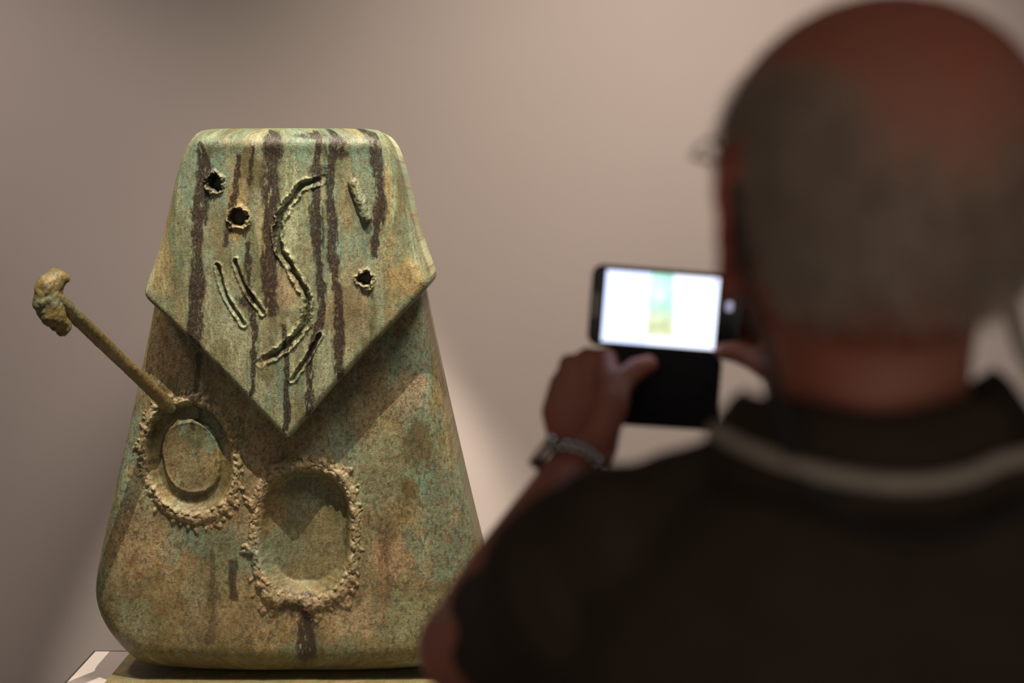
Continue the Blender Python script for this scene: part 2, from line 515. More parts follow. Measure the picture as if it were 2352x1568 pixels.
def body_color(x, y, z, h):
    x = x + np.sign(x - SX) * np.clip(y - YB - 0.004, 0, 1)
    n = len(x)
    c = np.tile(np.array((0.215, 0.190, 0.098)), (n, 1))
    big = fbm(x * 5, z * 4, 131, 4); ver = fbm(x * 45, z * 7, 133, 4)
    c = mixc(c, OCHRE, sstep(0.46, 0.64, fbm(x * 11, z * 6, 137, 5)) * 0.45)
    c = mixc(c, PALE, sstep(0.5, 0.68, ver) * 0.5)
    c = mixc(c, TEAL, sstep(0.53, 0.68, fbm(x * 9, z * 7, 139, 4)) * 0.7)
    c = mixc(c, OLIVE, sstep(0.54, 0.72, fbm(x * 16, z * 10, 141, 4)) * 0.6)
    for (px, py, rx, ry, col, k, sd) in ((950, 850, 75, 120, TEAL, .65, 2), (880, 1080, 90, 120, GREEN, .75, 3), (1000, 1130, 70, 110, TEAL, .6, 4),
                                     (460, 990, 55, 55, TEAL, .9, 5), (450, 1000, 34, 40, OLIVE, .8, 6), (380, 830, 55, 60, TAN, .7, 7),
                                     (330, 1290, 110, 130, TAN, .55, 8), (340, 1380, 110, 90, OLIVE, .6, 9), (900, 1280, 60, 60, TAN, .9, 10),
                                     (940, 900, 45, 60, TAN, .6, 11), (960, 1020, 45, 60, OLIVE, .8, 12), (600, 1080, 40, 120, TAN, .7, 13),
                                     (520, 1280, 45, 110, GREEN, .6, 14), (560, 1430, 150, 60, TAN, .35, 15), (800, 1420, 90, 70, TAN, .6, 16),
                                     (930, 1430, 100, 90, GREEN, .6, 17), (880, 1310, 14, 150, RUST, .4, 18), (300, 1430, 90, 70, GREEN, .5, 19), (430, 1490, 260, 50, OLIVE, .55, 23), (850, 1500, 260, 50, OLIVE, .5, 24), (240, 1400, 40, 120, OLIVE, .6, 25), (760, 870, 60, 90, GREEN, .6, 26), (1010, 960, 26, 160, OLIVE, .5, 27), (250, 1200, 26, 160, OLIVE, .4, 28), (560, 1180, 60, 60, TAN, .5, 29),  # olive bottom and side blots also paint in the key's falloff
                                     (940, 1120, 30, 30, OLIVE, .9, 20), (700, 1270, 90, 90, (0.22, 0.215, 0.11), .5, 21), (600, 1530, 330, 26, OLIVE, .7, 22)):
        c = mixc(c, col, blot(x, z, px, py, rx, ry, sd + 40, YB) * k)
    fine = fbm(x * 190, z * 110, 151, 3); f2 = fbm(x * 420, z * 300, 153, 2)
    c = c * (0.66 + 0.68 * fine)[:, None] * (0.78 + 0.44 * f2)[:, None] * (0.58 + 0.76 * fbm(x * 12, z * 8, 157, 5))[:, None]
    c = mixc(c, RUST, speck(x, z, 190, 0.56, 161, .09) * 0.6)
    c = mixc(c, DARK, speck(x, z * 0.7, 150, 0.60, 163, .09) * 0.55)
    c = mixc(c, RUST, speck(x, z, 36, 0.70, 165, .04) * 0.6 * blot(x, z, 350, 1370, 150, 130, 91, YB))
    s = np.zeros(n)
    for ln, w, k, sd in (([(690, 1405), (688, 1470), (692, 1540)], 30, 1, 3), ([(515, 1320), (512, 1400)], 14, .85, 4), ([(466, 1290), (462, 1500)], 12, .5, 5),
                         ([(432, 830), (428, 900), (420, 1000)], 9, .8, 6), ([(880, 1230), (884, 1400)], 8, .4, 7), ([(640, 1420), (690, 1440)], 18, .7, 8)):
        s = np.maximum(s, streak(x, z, [(a, b) for a, b in ln], w, sd * 11) * k)
    c = mixc(c, BROWN, np.clip(s, 0, 1) * .9)
    # shade painted into the colour of the sides and the turned-under edge
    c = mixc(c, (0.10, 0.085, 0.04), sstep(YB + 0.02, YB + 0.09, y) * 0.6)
    c = mixc(c, (0.45, 0.38, 0.21), sstep(0.002, 0.006, h) * 0.5)
    c = mixc(c, OLIVE, sstep(0.004, 0.012, -h) * 0.25)
    return np.clip(c, 0, 1)

sculpt = thing('bronze_sculpture', 'green patinated bronze slab figure with pointed front plate and knobbed rod', 'sculpture', (SX, 3.05, ZPL))

# body outline (photograph px at the body's front plane)
body_px = [(372, 560), (948, 560), (968, 690), (1027, 960), (1090, 1230), (1122, 1350), (1118, 1440), (1075, 1515), (1010, 1564),
           (330, 1564), (262, 1508), (222, 1430), (212, 1345), (238, 1220), (302, 940), (352, 700)]
body_poly = smooth_poly(W2(body_px, YB + 0.03), 2)

# two oval wells cut in the body (generic stand-in relief)
def oval(x, z, px, py, rx, ry, rot, Y=YB, pw=2.0, jit=0.0, seed=0):
    cx, cz = wx(px, py, Y)
    ca, sa = math.cos(rot), math.sin(rot)
    dx, dz = x - cx, z - cz
    u = (dx * ca + dz * sa) / (rx * MPP); v = (-dx * sa + dz * ca) / (ry * MPP)
    r = (np.abs(u) ** pw + np.abs(v) ** pw) ** (1 / pw)
    return (r - 1) * min(rx, ry) * MPP
OVALS = [(438, 1050, 100, 130, 0.12, 2.3), (700, 1222, 112, 155, -0.04, 2.5)]

def body_relief(x, z, d):
    h = (fbm(x * 9, z * 7, 201, 3) - .5) * 0.008 + (fbm(x * 120, z * 120, 203, 2) - .5) * 0.0010
    for k, (px, py, rx, ry, rot, pw) in enumerate(OVALS):
        sd = oval(x, z, px, py, rx, ry, rot, YB, pw)
        sd = sd + (fbm(x * 60, z * 60, 211 + k, 3) - .5) * 0.004
        depth = 0.016 if k == 0 else 0.034
        if k == 0:   # moat around a flat field
            h = h - depth * (sstep(-0.040, -0.030, sd) * (1 - sstep(-0.012, -0.004, sd)))
            h = h - 0.004 * (1 - sstep(-0.045, -0.035, sd))
        else:
            h = h - depth * (1 - sstep(-0.022, -0.002, sd))
        rag = fbm(x * 95, z * 95, 221 + k, 3)
        h = h + 0.016 * np.exp(-((sd - 0.006) / 0.007) ** 2) * (0.15 + 1.5 * np.clip(rag - 0.3, 0, 1))
        h = h + 0.006 * np.exp(-((sd - 0.018) / 0.006) ** 2) * sstep(.45, .6, rag)
    return h
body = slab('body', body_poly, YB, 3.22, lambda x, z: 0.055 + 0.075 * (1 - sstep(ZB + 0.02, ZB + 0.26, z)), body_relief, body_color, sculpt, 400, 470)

# upper plate
def rc(pts): return pts
plate_px = [(430, 322), (450, 300), (478, 294), (540, 293), (660, 292.5), (790, 293), (846, 294), (872, 299), (892, 322), (908, 362), (940, 490), (962, 570),
            (986, 632), (988, 652), (968, 676), (860, 790), (760, 895), (680, 990), (664, 1006), (650, 996), (560, 900), (440, 778), (355, 700), (335, 680), (334, 660),
            (352, 600), (378, 500), (400, 400), (415, 350)]
plate_poly = smooth_poly(W2(plate_px, YP + 0.02), 1)

GR1 = cr(W2([(742, 408), (690, 432), (645, 500), (640, 560), (672, 622), (706, 690), (694, 752), (650, 800), (596, 832)], YP))
CUTS = [cr(W2(l, YP), 4) for l in ([(500, 610), (520, 680), (560, 745)], [(735, 770), (700, 830), (672, 872)], [(540, 600), (566, 665), (604, 716)])]
PITS = [(492, 420, 19), (548, 500, 21), (840, 640, 17)]

def plate_relief(x, z, d):
    h = (fbm(x * 8, z * 6, 301, 3) - .5) * 0.007 + (fbm(x * 110, z * 70, 303, 2) - .5) * 0.0009
    jx = (fbm(x * 55, z * 55, 305, 4) - .5) * 0.014; jz = (fbm(x * 55, z * 55, 307, 4) - .5) * 0.014
    dd, s = line_dist(x + jx, z + jz, GR1)
    k = sstep(0, .10, s) * (1 - sstep(.92, 1, s)) * 0.8 + 0.2
    rag = fbm(x * 120, z * 120, 309, 3)
    h = h - 0.013 * np.exp(-(dd / 0.0065) ** 2) * k
    h = h + 0.0085 * np.exp(-((dd - 0.012) / 0.0036) ** 2) * k * (0.3 + 1.4 * np.clip(rag - .25, 0, 1))
    for c in CUTS:
        dd, s = line_dist(x + jx * .6, z + jz * .6, c)
        h = h - 0.010 * np.exp(-(dd / 0.0042) ** 2) + 0.0055 * np.exp(-((dd - 0.008) / 0.003) ** 2) * (0.3 + rag)
    for px, py, r in PITS:
        cx, cz = wx(px, py, YP)
        rr = np.hypot(x - cx + jx * 1.7, z - cz + jz * 1.7); R = r * MPP
        h = h - 0.034 * (1 - sstep(R * .7, R * 1.02, rr))
        h = h + 0.014 * np.exp(-((rr - R * 1.18) / 0.0042) ** 2) * (0.1 + 1.9 * np.clip(rag - .25, 0, 1))
    # soft raised lip along the top
    zt = P(660, 330, YP).z
    h = h + 0.004 * np.exp(-((z - zt) / 0.020) ** 2)
    return h
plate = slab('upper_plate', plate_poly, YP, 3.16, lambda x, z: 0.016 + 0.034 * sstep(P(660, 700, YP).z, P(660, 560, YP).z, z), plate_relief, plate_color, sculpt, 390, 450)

def bumpy(o, amp, sc, color_fn):
    me = o.data; co = get_co(me)
    nr = np.empty(len(co) * 3); me.vertices.foreach_get('normal', nr); nr = nr.reshape(-1, 3)
    f = (fbm(co[:, 0] * sc + co[:, 1] * sc * .7, co[:, 2] * sc - co[:, 1] * sc * .6, 77, 4) - .5) * 2 * amp
    co = co + nr * f[:, None]
    me.vertices.foreach_set('co', co.ravel())
    set_colors(me, color_fn(co[:, 0], co[:, 1], co[:, 2], f))
    me.update()

def arm_color(x, y, z, h):
    n = len(x)
    c = np.tile(np.array((0.175, 0.13, 0.05)), (n, 1))
    c = mixc(c, OCHRE, sstep(.5, .66, fbm(x * 40 + y * 12, z * 40, 401, 4)) * .4)
    c = mixc(c, TEAL, sstep(.54, .66, fbm(x * 28, z * 28 + y * 15, 403, 4)) * .5)
    c = mixc(c, OLIVE, sstep(.48, .62, fbm(x * 55, z * 55 + y * 30, 405, 4)) * .65)
    c = mixc(c, DARK, sstep(.0, .006, -h) * .5)
    return c * (0.7 + .6 * fbm(x * 240, z * 240 + y * 100, 407, 3))[:, None]

# boss: a rough oblong pellet set aslant in the plate
a = Vector((wx(812, 420, YP)[0], YP - 0.004, wx(812, 420, YP)[1])); b = Vector((wx(842, 500, YP)[0], YP - 0.004, wx(842, 500, YP)[1]))
bm = bmesh.new(); chain(bm, [a, (a + b) / 2 + Vector((0.002, -0.002, 0)), b], [0.013, 0.015, 0.013])
o = remeshed('boss', bm, 0.0022, 2, M_BRONZE, sculpt); bumpy(o, 0.004, 90, plate_color)
a = Vector((wx(420, 520, YP)[0], YP - 0.002, wx(420, 520, YP)[1]))

# weld-like rims on the wells: broken ragged beads
def bead(name, ov, rad, seed):
    px, py, rx, ry, rot, pw = ov
    cx, cz = wx(px, py, YB)
    N = 96
    th = np.linspace(0, 2 * math.pi, N, endpoint=False)
    rg = fbm(th * 6, th * 0 + seed, seed, 4); rg2 = fbm(th * 17, th * 0 + seed, seed + 5, 3)
    ca, sa = math.cos(rot), math.sin(rot)
    bm = bmesh.new(); pts = []; rad_ = []
    for i in range(N):
        c_, s_ = math.cos(th[i]), math.sin(th[i])
        u = math.copysign(abs(c_) ** (2 / pw), c_); v = math.copysign(abs(s_) ** (2 / pw), s_)
        R = rad * (0.42 + 0.75 * rg[i] + 0.9 * max(rg2[i] - .42, 0)) * (1.0 + 0.75 * max(-v, 0) ** 2)
        off = 0.006 + R * .6 + (rg2[i] - .5) * 0.012
        ex, ez = (rx * MPP + off) * u, (ry * MPP + off) * v
        pts.append(Vector((cx + ex * ca - ez * sa, YB + R * .25, cz + ex * sa + ez * ca))); rad_.append(R)
    for i in range(N):
        capsule(bm, pts[i], rad_[i], pts[(i + 1) % N], rad_[(i + 1) % N], 8)
        if rg2[i] > .60:
            o_ = (pts[i] - Vector((cx, pts[i].y, cz))).normalized()
            capsule(bm, pts[i], rad_[i] * .6, pts[i] + o_ * rad_[i] * (1.2 + rg[i]) + Vector((0, -.004, 0)), rad_[i] * .35, 6)
    o = remeshed(name, bm, 0.0026, 1, M_BRONZE, sculpt)
    def colf(x, y, z, h):
        c = body_color(x, y, z, np.zeros(len(x)))
        c = mixc(c, TAN, sstep(.3, .6, fbm(x * 80, z * 80, seed, 3)) * .6)
        return mixc(c, DARK, sstep(.0005, .004, -h) * .6)
    bumpy(o, 0.0050, 70, colf)
    bumpy2(o, 0.0016, 210)
    return o
def bumpy2(o, amp, sc):
    me = o.data; co = get_co(me)
    nr = np.empty(len(co) * 3); me.vertices.foreach_get('normal', nr); nr = nr.reshape(-1, 3)
    f = (fbm(co[:, 0] * sc + co[:, 1] * sc * .7, co[:, 2] * sc - co[:, 1] * sc * .6, 79, 2) - .5) * 2 * amp
    me.vertices.foreach_set('co', (co + nr * f[:, None]).ravel()); me.update()
bead('rim', OVALS[0], 0.0088, 501)
bead('rim', OVALS[1], 0.0122, 601)

# rod and knob
R0 = P(386, 930, YB - 0.005); R1 = P(140, 694, 2.57)
bm = bmesh.new()
q = (R1 - R0)
chain(bm, [R0 - q * 0.02, R0 + q * .3, R0 + q * .65, R1 + q * .03], [0.0185, 0.0165, 0.0165, 0.0175], 20)
rod = remeshed('rod', bm, 0.003, 1, M_BRONZE, sculpt); bumpy(rod, 0.0014, 60, arm_color)
bm = bmesh.new()
KN = [P(132, 640, 2.57), P(112, 660, 2.555), P(108, 695, 2.55), P(122, 725, 2.555), P(142, 750, 2.57)]
chain(bm, KN, [0.021, 0.028, 0.029, 0.027, 0.019], 20)
capsule(bm, P(125, 638, 2.57), 0.020, P(147, 642, 2.575), 0.013)
knob = remeshed('knob', bm, 0.0025, 3, M_BRONZE, sculpt); bumpy(knob, 0.0065, 45, arm_color)

# bronze base slab
bl = Pz(297, 1500, ZB); b2 = Pz(240, 1568, ZB)
BX0 = (bl.x + b2.x) / 2; BX1 = 2 * SX - BX0 + 0.02
bm = bmesh.new()
nx, ny = 120, 46
add = bmesh.ops.create_grid(bm, x_segments=nx, y_segments=ny, size=0.5)
bmesh.ops.scale(bm, vec=(BX1 - BX0, 0.62, 1), verts=bm.verts)
bmesh.ops.translate(bm, vec=((BX0 + BX1) / 2, 3.05, ZB), verts=bm.verts)
ext = bmesh.ops.extrude_face_region(bm, geom=list(bm.faces))
bmesh.ops.translate(bm, vec=(0, 0, ZPL - ZB), verts=[g for g in ext['geom'] if isinstance(g, bmesh.types.BMVert)])
bmesh.ops.recalc_face_normals(bm, faces=bm.faces)
base = bm_obj('base_slab', bm, M_BRONZE, sculpt)
co = get_co(base.data)
def base_color(x, y, z, h):
    c = np.tile(np.array((0.22, 0.19, 0.085)), (len(x), 1))
    c = mixc(c, GREEN, sstep(.45, .6, fbm(x * 12, y * 40, 701, 4)) * .7)
    c = mixc(c, TAN, sstep(.5, .65, fbm(x * 20, y * 30, 703, 4)) * .6)
    return c * (0.7 + .6 * fbm(x * 160, y * 160, 707, 3))[:, None]
set_colors(base.data, base_color(co[:, 0], co[:, 1], co[:, 2], 0))
settle(sculpt)

# ------------------------------------------------------------------ the man: one continuous body
HX, HY = P(2008, 330, 0.63).x, 0.63
HC = Vector((HX, HY, P(2008, 392, 0.63).z))      # centre of the skull
YAW = math.radians(6)
def hl(x, y, z):
    """head-local (x right, y to the face, z up) to world"""
    c, s = math.cos(YAW), math.sin(YAW)
    return Vector((HC.x + x * c - y * s, HC.y + x * s + y * c, HC.z + z))

man = thing('person', 'bald man with grey fringe of hair in dark polo shirt, seen from behind photographing', 'person', (HX + 0.02, 0.66, 0))
bm = bmesh.new()
# skull, jaw, neck
ellipsoid(bm, hl(0, -0.006, 0.008), (0.0825, 0.098, 0.082), YAW)
ellipsoid(bm, hl(0, 0.022, 0.014), (0.073, 0.075, 0.074), YAW)
ellipsoid(bm, hl(0, -0.018, -0.020), (0.076, 0.082, 0.075), YAW)
ellipsoid(bm, hl(0, 0.035, -0.050), (0.060, 0.058, 0.062), YAW)
ellipsoid(bm, hl(0, 0.058, -0.098), (0.036, 0.032, 0.026), YAW)
for s in (-1, 1):
    ellipsoid(bm, hl(s * 0.040, 0.058, -0.035), (0.024, 0.024, 0.026), YAW)      # cheek
    capsule(bm, hl(s * 0.058, 0.006, -0.062), 0.014, hl(s * 0.022, 0.072, -0.105), 0.013)  # jaw line
    capsule(bm, hl(s * 0.018, 0.088, 0.018), 0.009, hl(s * 0.048, 0.070, 0.016), 0.009)   # brow
    # ears: helix ring and lobe
    ex = s * 0.082
    ex = s * 0.078
    ear = [hl(ex, 0.004, -0.056), hl(ex + s * .005, -0.010, -0.046), hl(ex + s * .009, -0.020, -0.023), hl(ex + s * .010, -0.018, -0.006), hl(ex + s * .006, -0.004, 0.004), hl(ex, 0.008, -0.004)]
    chain(bm, ear, [0.006, 0.0055, 0.005, 0.005, 0.005, 0.0045], 10)
    chain(bm, [hl(ex - s * .004, -0.002, -0.038), hl(ex + s * .003, -0.006, -0.012)], [0.009, 0.009], 10)
    capsule(bm, hl(ex - s * .002, 0.002, -0.058), 0.007, hl(ex - s * .002, 0.004, -0.064), 0.006)
capsule(bm, hl(0, 0.090, 0.006), 0.008, hl(0, 0.110, -0.030), 0.0105)              # nose
for s in (-1, 1): capsule(bm, hl(s * 0.009, 0.098, -0.033), 0.007, hl(s * 0.006, 0.095, -0.033), 0.006)
capsule(bm, hl(-0.020, 0.082, -0.062), 0.006, hl(0.020, 0.082, -0.062), 0.006)     # lips
capsule(bm, hl(-0.016, 0.080, -0.071), 0.0065, hl(0.016, 0.080, -0.071), 0.0065)
NB = Vector((HX + 0.004, 0.665, 1.475))
neck = []
for (px, z, rx, ry, yy) in ((1998, HC.z - 0.04, .056, .066, .640), (1995, HC.z - .075, .0545, .062, .642), (1992, HC.z - 0.105, .054, .060, .645),
                            (1992, HC.z - 0.135, .055, .060, .648), (1996, 1.475, .062, .062, .655), (2000, 1.45, .085, .070, .66)):
    neck.append(ell_ring((P(px, 800, 0.645).x, yy, z), rx, ry, 32, 2.0))
ring_loft(bm, neck[::-1])
# trunk
TX = HX + 0.012
TR = [(0.86, .165, .105, .67), (0.95, .170, .110, .67), (1.05, .158, .105, .67), (1.15, .160, .105, .67), (1.25, .170, .110, .665), (1.33, .178, .112, .66),
      (1.39, .155, .090, .655), (1.43, .125, .070, .652), (1.455, .11, .062, .652), (1.475, .06, .05, .652)]
ring_loft(bm, [ell_ring((TX, y, z), rx, ry, 40, 2.4) for z, rx, ry, y in TR])
# left arm (photograph's left)
SHL = Vector((TX - 0.152, 0.650, 1.402)); ELL = P(1072, 1485, 0.86); WRL = P(1345, 1046, 1.075)
chain(bm, [SHL, SHL.lerp(ELL, .5), ELL], [.039, .039, .038], 24)
chain(bm, [ELL, ELL.lerp(WRL, .3), ELL.lerp(WRL, .75), WRL], [.036, .037, .030, .0265], 24)
SHR = Vector((TX + 0.165, 0.645, 1.408)); ELR = Vector((TX + 0.215, 0.86, 1.235)); WRR = Vector((0.268, 1.070, 1.432))
chain(bm, [SHR, SHR.lerp(ELR, .5), ELR], [.040, .041, .040], 24)
chain(bm, [ELR, ELR.lerp(WRR, .3), ELR.lerp(WRR, .75), WRR], [.041, .042, .031, .0265], 24)
# left hand: palm, four fingers behind the phone, thumb in front
KL = [P(1392, 826, 1.135), P(1350, 822, 1.145), P(1308, 838, 1.145), P(1288, 880, 1.135)]
wr = [P(1378, 1030, 1.085), P(1355, 1030, 1.09), P(1325, 1030, 1.09), P(1304, 1030, 1.085)]
for k in range(4):
    mid = wr[k].lerp(KL[k], .55) + Vector((0.004 * (1.5 - k), 0, 0))
    chain(bm, [wr[k], mid, KL[k]], [.017, .0165, .0118], 14)
FL = [[(1422, 800, 1.168), (1470, 790, 1.172), (1508, 806, 1.170)], [(1400, 822, 1.172), (1462, 826, 1.175), (1502, 842, 1.172)],
      [(1362, 862, 1.172), (1424, 872, 1.174), (1468, 884, 1.172)], [(1330, 908, 1.165), (1382, 920, 1.170), (1420, 928, 1.168)]]
for k in range(4):
    pts = [KL[k]] + [P(*f) for f in FL[k]]
    r = .0095 - (0.0012 if k == 3 else 0)
    chain(bm, pts, [r + .0012, r, r * .93, r * .82], 14)
chain(bm, [P(1375, 1000, 1.075), P(1402, 930, 1.085), P(1424, 878, 1.102), P(1462, 846, 1.116), P(1490, 836, 1.124)], [.0185, .018, .0125, .0112, .0095], 14)
chain(bm, [P(1402, 930, 1.085), KL[0]], [.014, .011], 14)
# right hand
KR = [P(1748, 690, 1.135), P(1762, 722, 1.142), P(1770, 760, 1.142), P(1772, 796, 1.135)]
wrr = [WRR + Vector((-.004, .015, .018)), WRR + Vector((-.006, .018, .008)), WRR + Vector((-.006, .018, -.004)), WRR + Vector((-.004, .012, -.014))]
for k in range(4):
    chain(bm, [wrr[k], wrr[k].lerp(KR[k], .55), KR[k]], [.017, .0165, .0118], 14)
FR = [[(1725, 655, 1.165), (1680, 640, 1.172), (1640, 650, 1.172)], [(1725, 700, 1.170), (1670, 696, 1.174), (1625, 702, 1.172)],
      [(1730, 742, 1.170), (1675, 744, 1.174), (1632, 750, 1.172)], [(1735, 786, 1.164), (1690, 790, 1.170), (1655, 794, 1.170)]]
for k in range(4):
    pts = [KR[k]] + [P(*f) for f in FR[k]]
    r = .0095 - (0.0012 if k == 3 else 0)
    chain(bm, pts, [r + .0012, r, r * .93, r * .82], 14)
chain(bm, [P(1800, 850, 1.085), P(1765, 838, 1.10), P(1728, 822, 1.112), P(1694, 808, 1.122), P(1662, 806, 1.127)], [.018, .0155, .0120, .0112, .0092], 14)
# legs
for s in (-1, 1):
    hip = Vector((TX + s * .09, 0.67, 0.88)); kn = Vector((TX + s * .10, 0.675, 0.48)); an = Vector((TX + s * .11, 0.66, 0.085))
    chain(bm, [hip, hip.lerp(kn, .5), kn], [.095, .078, .058], 24)
    chain(bm, [kn, kn.lerp(an, .35), an], [.056, .056, .038], 24)
    chain(bm, [an, an + Vector((0, .10, -.045))], [.034, .028], 16)
body_m = remeshed('body', bm, 0.0032, 7, M_SKIN, man, 0.5)
co = get_co(body_m.data)
x, y, z = co[:, 0], co[:, 1], co[:, 2]
n = len(x)
c = np.tile(np.array((0.40, 0.135, 0.090)), (n, 1))
m1 = fbm(x * 30 + y * 11, z * 30 - y * 7, 801, 4)
c = mixc(c, (0.45, 0.12, 0.07), sstep(.5, .65, m1) * .5)
c = mixc(c, (0.36, 0.165, 0.115), sstep(.5, .65, fbm(x * 18 + y * 9, z * 18, 803, 4)) * .6)
# head-local coordinates
cy_, sy_ = math.cos(-YAW), math.sin(-YAW)
lx = (x - HC.x) * cy_ - (y - HC.y) * sy_; ly = (x - HC.x) * sy_ + (y - HC.y) * cy_; lz = z - HC.z
ishead = sstep(1.50, 1.53, z) * (np.abs(x - HX) < 0.13)
def hair_mask(lx, ly, lz):
    # horseshoe: sides and lower back, thinning to the crown, ending at the nape and before the face
    side = np.abs(lx) / 0.082
    top = 0.005 + 0.050 * np.clip((side - 0.35) / .65, 0, 1) ** 1.2 + 0.018 * np.exp(-((lx + 0.06) / 0.035) ** 2)
    w = (fbm(lx * 35, lz * 35, 811, 3) - .5) * 0.035
    t = 1 - sstep(top - 0.030, top + 0.022, lz + w)
    nape = sstep(-0.086, -0.048, lz + w * .5)
    front = 1 - sstep(0.025, 0.045, ly + 0.5 * np.clip(-lz - 0.02, 0, 1))
    low_front = np.where(lz < -0.045, 1 - sstep(-0.035, -0.010, ly), 1.0)
    return t * nape * front * low_front
hm = hair_mask(lx, ly, lz) * ishead
ear_zone = (np.abs(lx) > 0.079) & (ly > -0.03) & (np.abs(lz + .028) < .045)
hm = np.where(ear_zone, 0, hm)
c = mixc(c, (0.36, 0.265, 0.20), hm * (.60 + .4 * sstep(.35, .6, fbm(lx * 14, lz * 14, 821, 3))))
c = mixc(c, (0.46, 0.09, 0.06), (ear_zone & (ishead > .5)).astype(float) * .7)
set_colors(body_m.data, c)

# hair: short strands (uncountable)
cand = np.where(hm > 0.05)[0]
nr = np.empty(n * 3); body_m.data.vertices.foreach_get('normal', nr); nr = nr.reshape(-1, 3)
sel = rng.choice(cand, size=15000)
keep = rng.rand(len(sel)) < hm[sel] ** 1.3
sel = sel[keep]
V, Fc = [], []
for i in sel:
    p = Vector(co[i]) + Vector(rng.normal(0, .0012, 3)); nn = Vector(nr[i])
    L = 0.004 + 0.007 * rng.rand()
    down = Vector((rng.normal(0, .35), rng.normal(0, .35), -0.9))
    d = (nn * 0.55 + down * 0.7).normalized()
    s = d.cross(nn); s = s.normalized() * 0.00045 if s.length > 1e-4 else Vector((0.00045, 0, 0))
    b = len(V)
    V += [p - s, p + s, p + d * L + nn * .001]
    Fc.append((b, b + 1, b + 2))
hair = mesh_obj('hair', V, Fc, M_HAIR, man, False)
hair['kind'] = 'stuff'; hair['label'] = 'short grey fringe of hair around the bald crown'

# eyes
for s in (-1, 1):
    bm = bmesh.new(); ellipsoid(bm, hl(s * 0.031, 0.079, 0.000), (0.0115, 0.0115, 0.0105), YAW, seg=20)
    bm_obj('eye', bm, M_EYE, man, True)

# shirt: torso shell with sleeves
bm = bmesh.new()
TRS = [(0.90, .185, .128, .67), (1.00, .184, .128, .67), (1.10, .180, .124, .67), (1.20, .182, .124, .667), (1.30, .190, .126, .662),
       (1.36, .186, .120, .656), (1.405, .172, .105, .652), (1.440, .140, .088, .650), (1.466, .102, .078, .650), (1.478, .076, .073, .650)]
ring_loft(bm, [ell_ring((TX, y_, z_), rx, ry, 48, 2.4) for z_, rx, ry, y_ in TRS])
# shoulder yokes
for s in (-1, 1): capsule(bm, (TX + s * .055, .648, 1.468), .030, (TX + s * .115, .650, 1.444), .031, 24)
capsule(bm, (TX - .06, .648, 1.447), .032, SHL + Vector((.008, 0, .018)), .048, 24)
capsule(bm, (TX + .06, .648, 1.440), .032, SHR + Vector((-.012, 0, .018)), .052, 24)
SL_END = SHL.lerp(ELL, .74) + Vector((0.012, 0, 0))
SR_END = SHR.lerp(ELR, .74)
for a0, e0 in ((SHL, SL_END), (SHR, SR_END)):
    d = (e0 - a0)
    q = d.to_track_quat('Z', 'Y').to_matrix()
    rings = []
    for t, r in ((-.12, .045), (0, .061), (.25, .062), (.5, .055), (.75, .051), (.95, .050), (1.0, .050), (1.0, .045), (.93, .043)):
        rr = []
        for i in range(32):
            a_ = 2 * math.pi * i / 32
            w = 1 + .035 * math.sin(3 * a_ + t * 5) + .02 * math.sin(5 * a_ - t * 9)
            rr.append(a0 + d * t + q @ Vector((r * w * math.cos(a_), r * w * math.sin(a_), 0)))
        rings.append(rr)
    ring_loft(bm, rings)
shirt = remeshed('polo_shirt', bm, 0.004, 5, M_SHIRT, man, 0.5)
# gentle cloth folds
me = shirt.data; sc_ = get_co(me); nn = np.empty(len(sc_) * 3); me.vertices.foreach_get('normal', nn); nn = nn.reshape(-1, 3)
fold = (fbm(sc_[:, 0] * 9 + sc_[:, 2] * 6, sc_[:, 2] * 5 - sc_[:, 0] * 7, 901, 3) - .5) * 0.014
sc_ = sc_ + nn * fold[:, None]; me.vertices.foreach_set('co', sc_.ravel()); me.update()

# collar: stand and turned-down leaf
CC = Vector((P(1998, 930, .645).x, 0.648, 0))
def collar_ring(rx, ry, zf, dr=0.0, n=64, wav=0.0):
    out = []
    for i in range(n):
        a_ = 2 * math.pi * i / n
        out.append((CC.x + (rx + dr) * math.cos(a_), CC.y + (ry + dr) * math.sin(a_), zf(a_) + wav * math.sin(5 * a_ + 1)))
    return out
def ztop(a_):   # back is -90deg, dips at the throat; left side lobe a little lower, right a little higher
    return 1.520 + 0.004 * math.cos(a_) - 0.034 * max(0, math.sin(a_)) - 0.004 * max(0, -math.sin(a_))
bm = bmesh.new()
rings = [collar_ring(.066, .069, lambda a_: ztop(a_) - .045), collar_ring(.067, .071, lambda a_: ztop(a_) - .006, wav=.0015), collar_ring(.070, .074, lambda a_: ztop(a_), wav=.0022),
         collar_ring(.076, .079, lambda a_: ztop(a_) - .004, wav=.002), collar_ring(.086, .090, lambda a_: ztop(a_) - .018, wav=.002), collar_ring(.098, .100, lambda a_: ztop(a_) - .046, wav=.0025),
         collar_ring(.096, .098, lambda a_: ztop(a_) - .047, wav=.0025), collar_ring(.080, .084, lambda a_: ztop(a_) - .022), collar_ring(.073, .077, lambda a_: ztop(a_) - .008)]
vr = [[bm.verts.new(p) for p in r] for r in rings]
nn_ = len(vr[0])
for a_, b_ in zip(vr, vr[1:]):
    for i in range(nn_): bm.faces.new((a_[i], a_[(i + 1) % nn_], b_[(i + 1) % nn_], b_[i]))
bmesh.ops.recalc_face_normals(bm, faces=bm.faces)
collar = bm_obj('collar', bm, M_SHIRT, man, True)

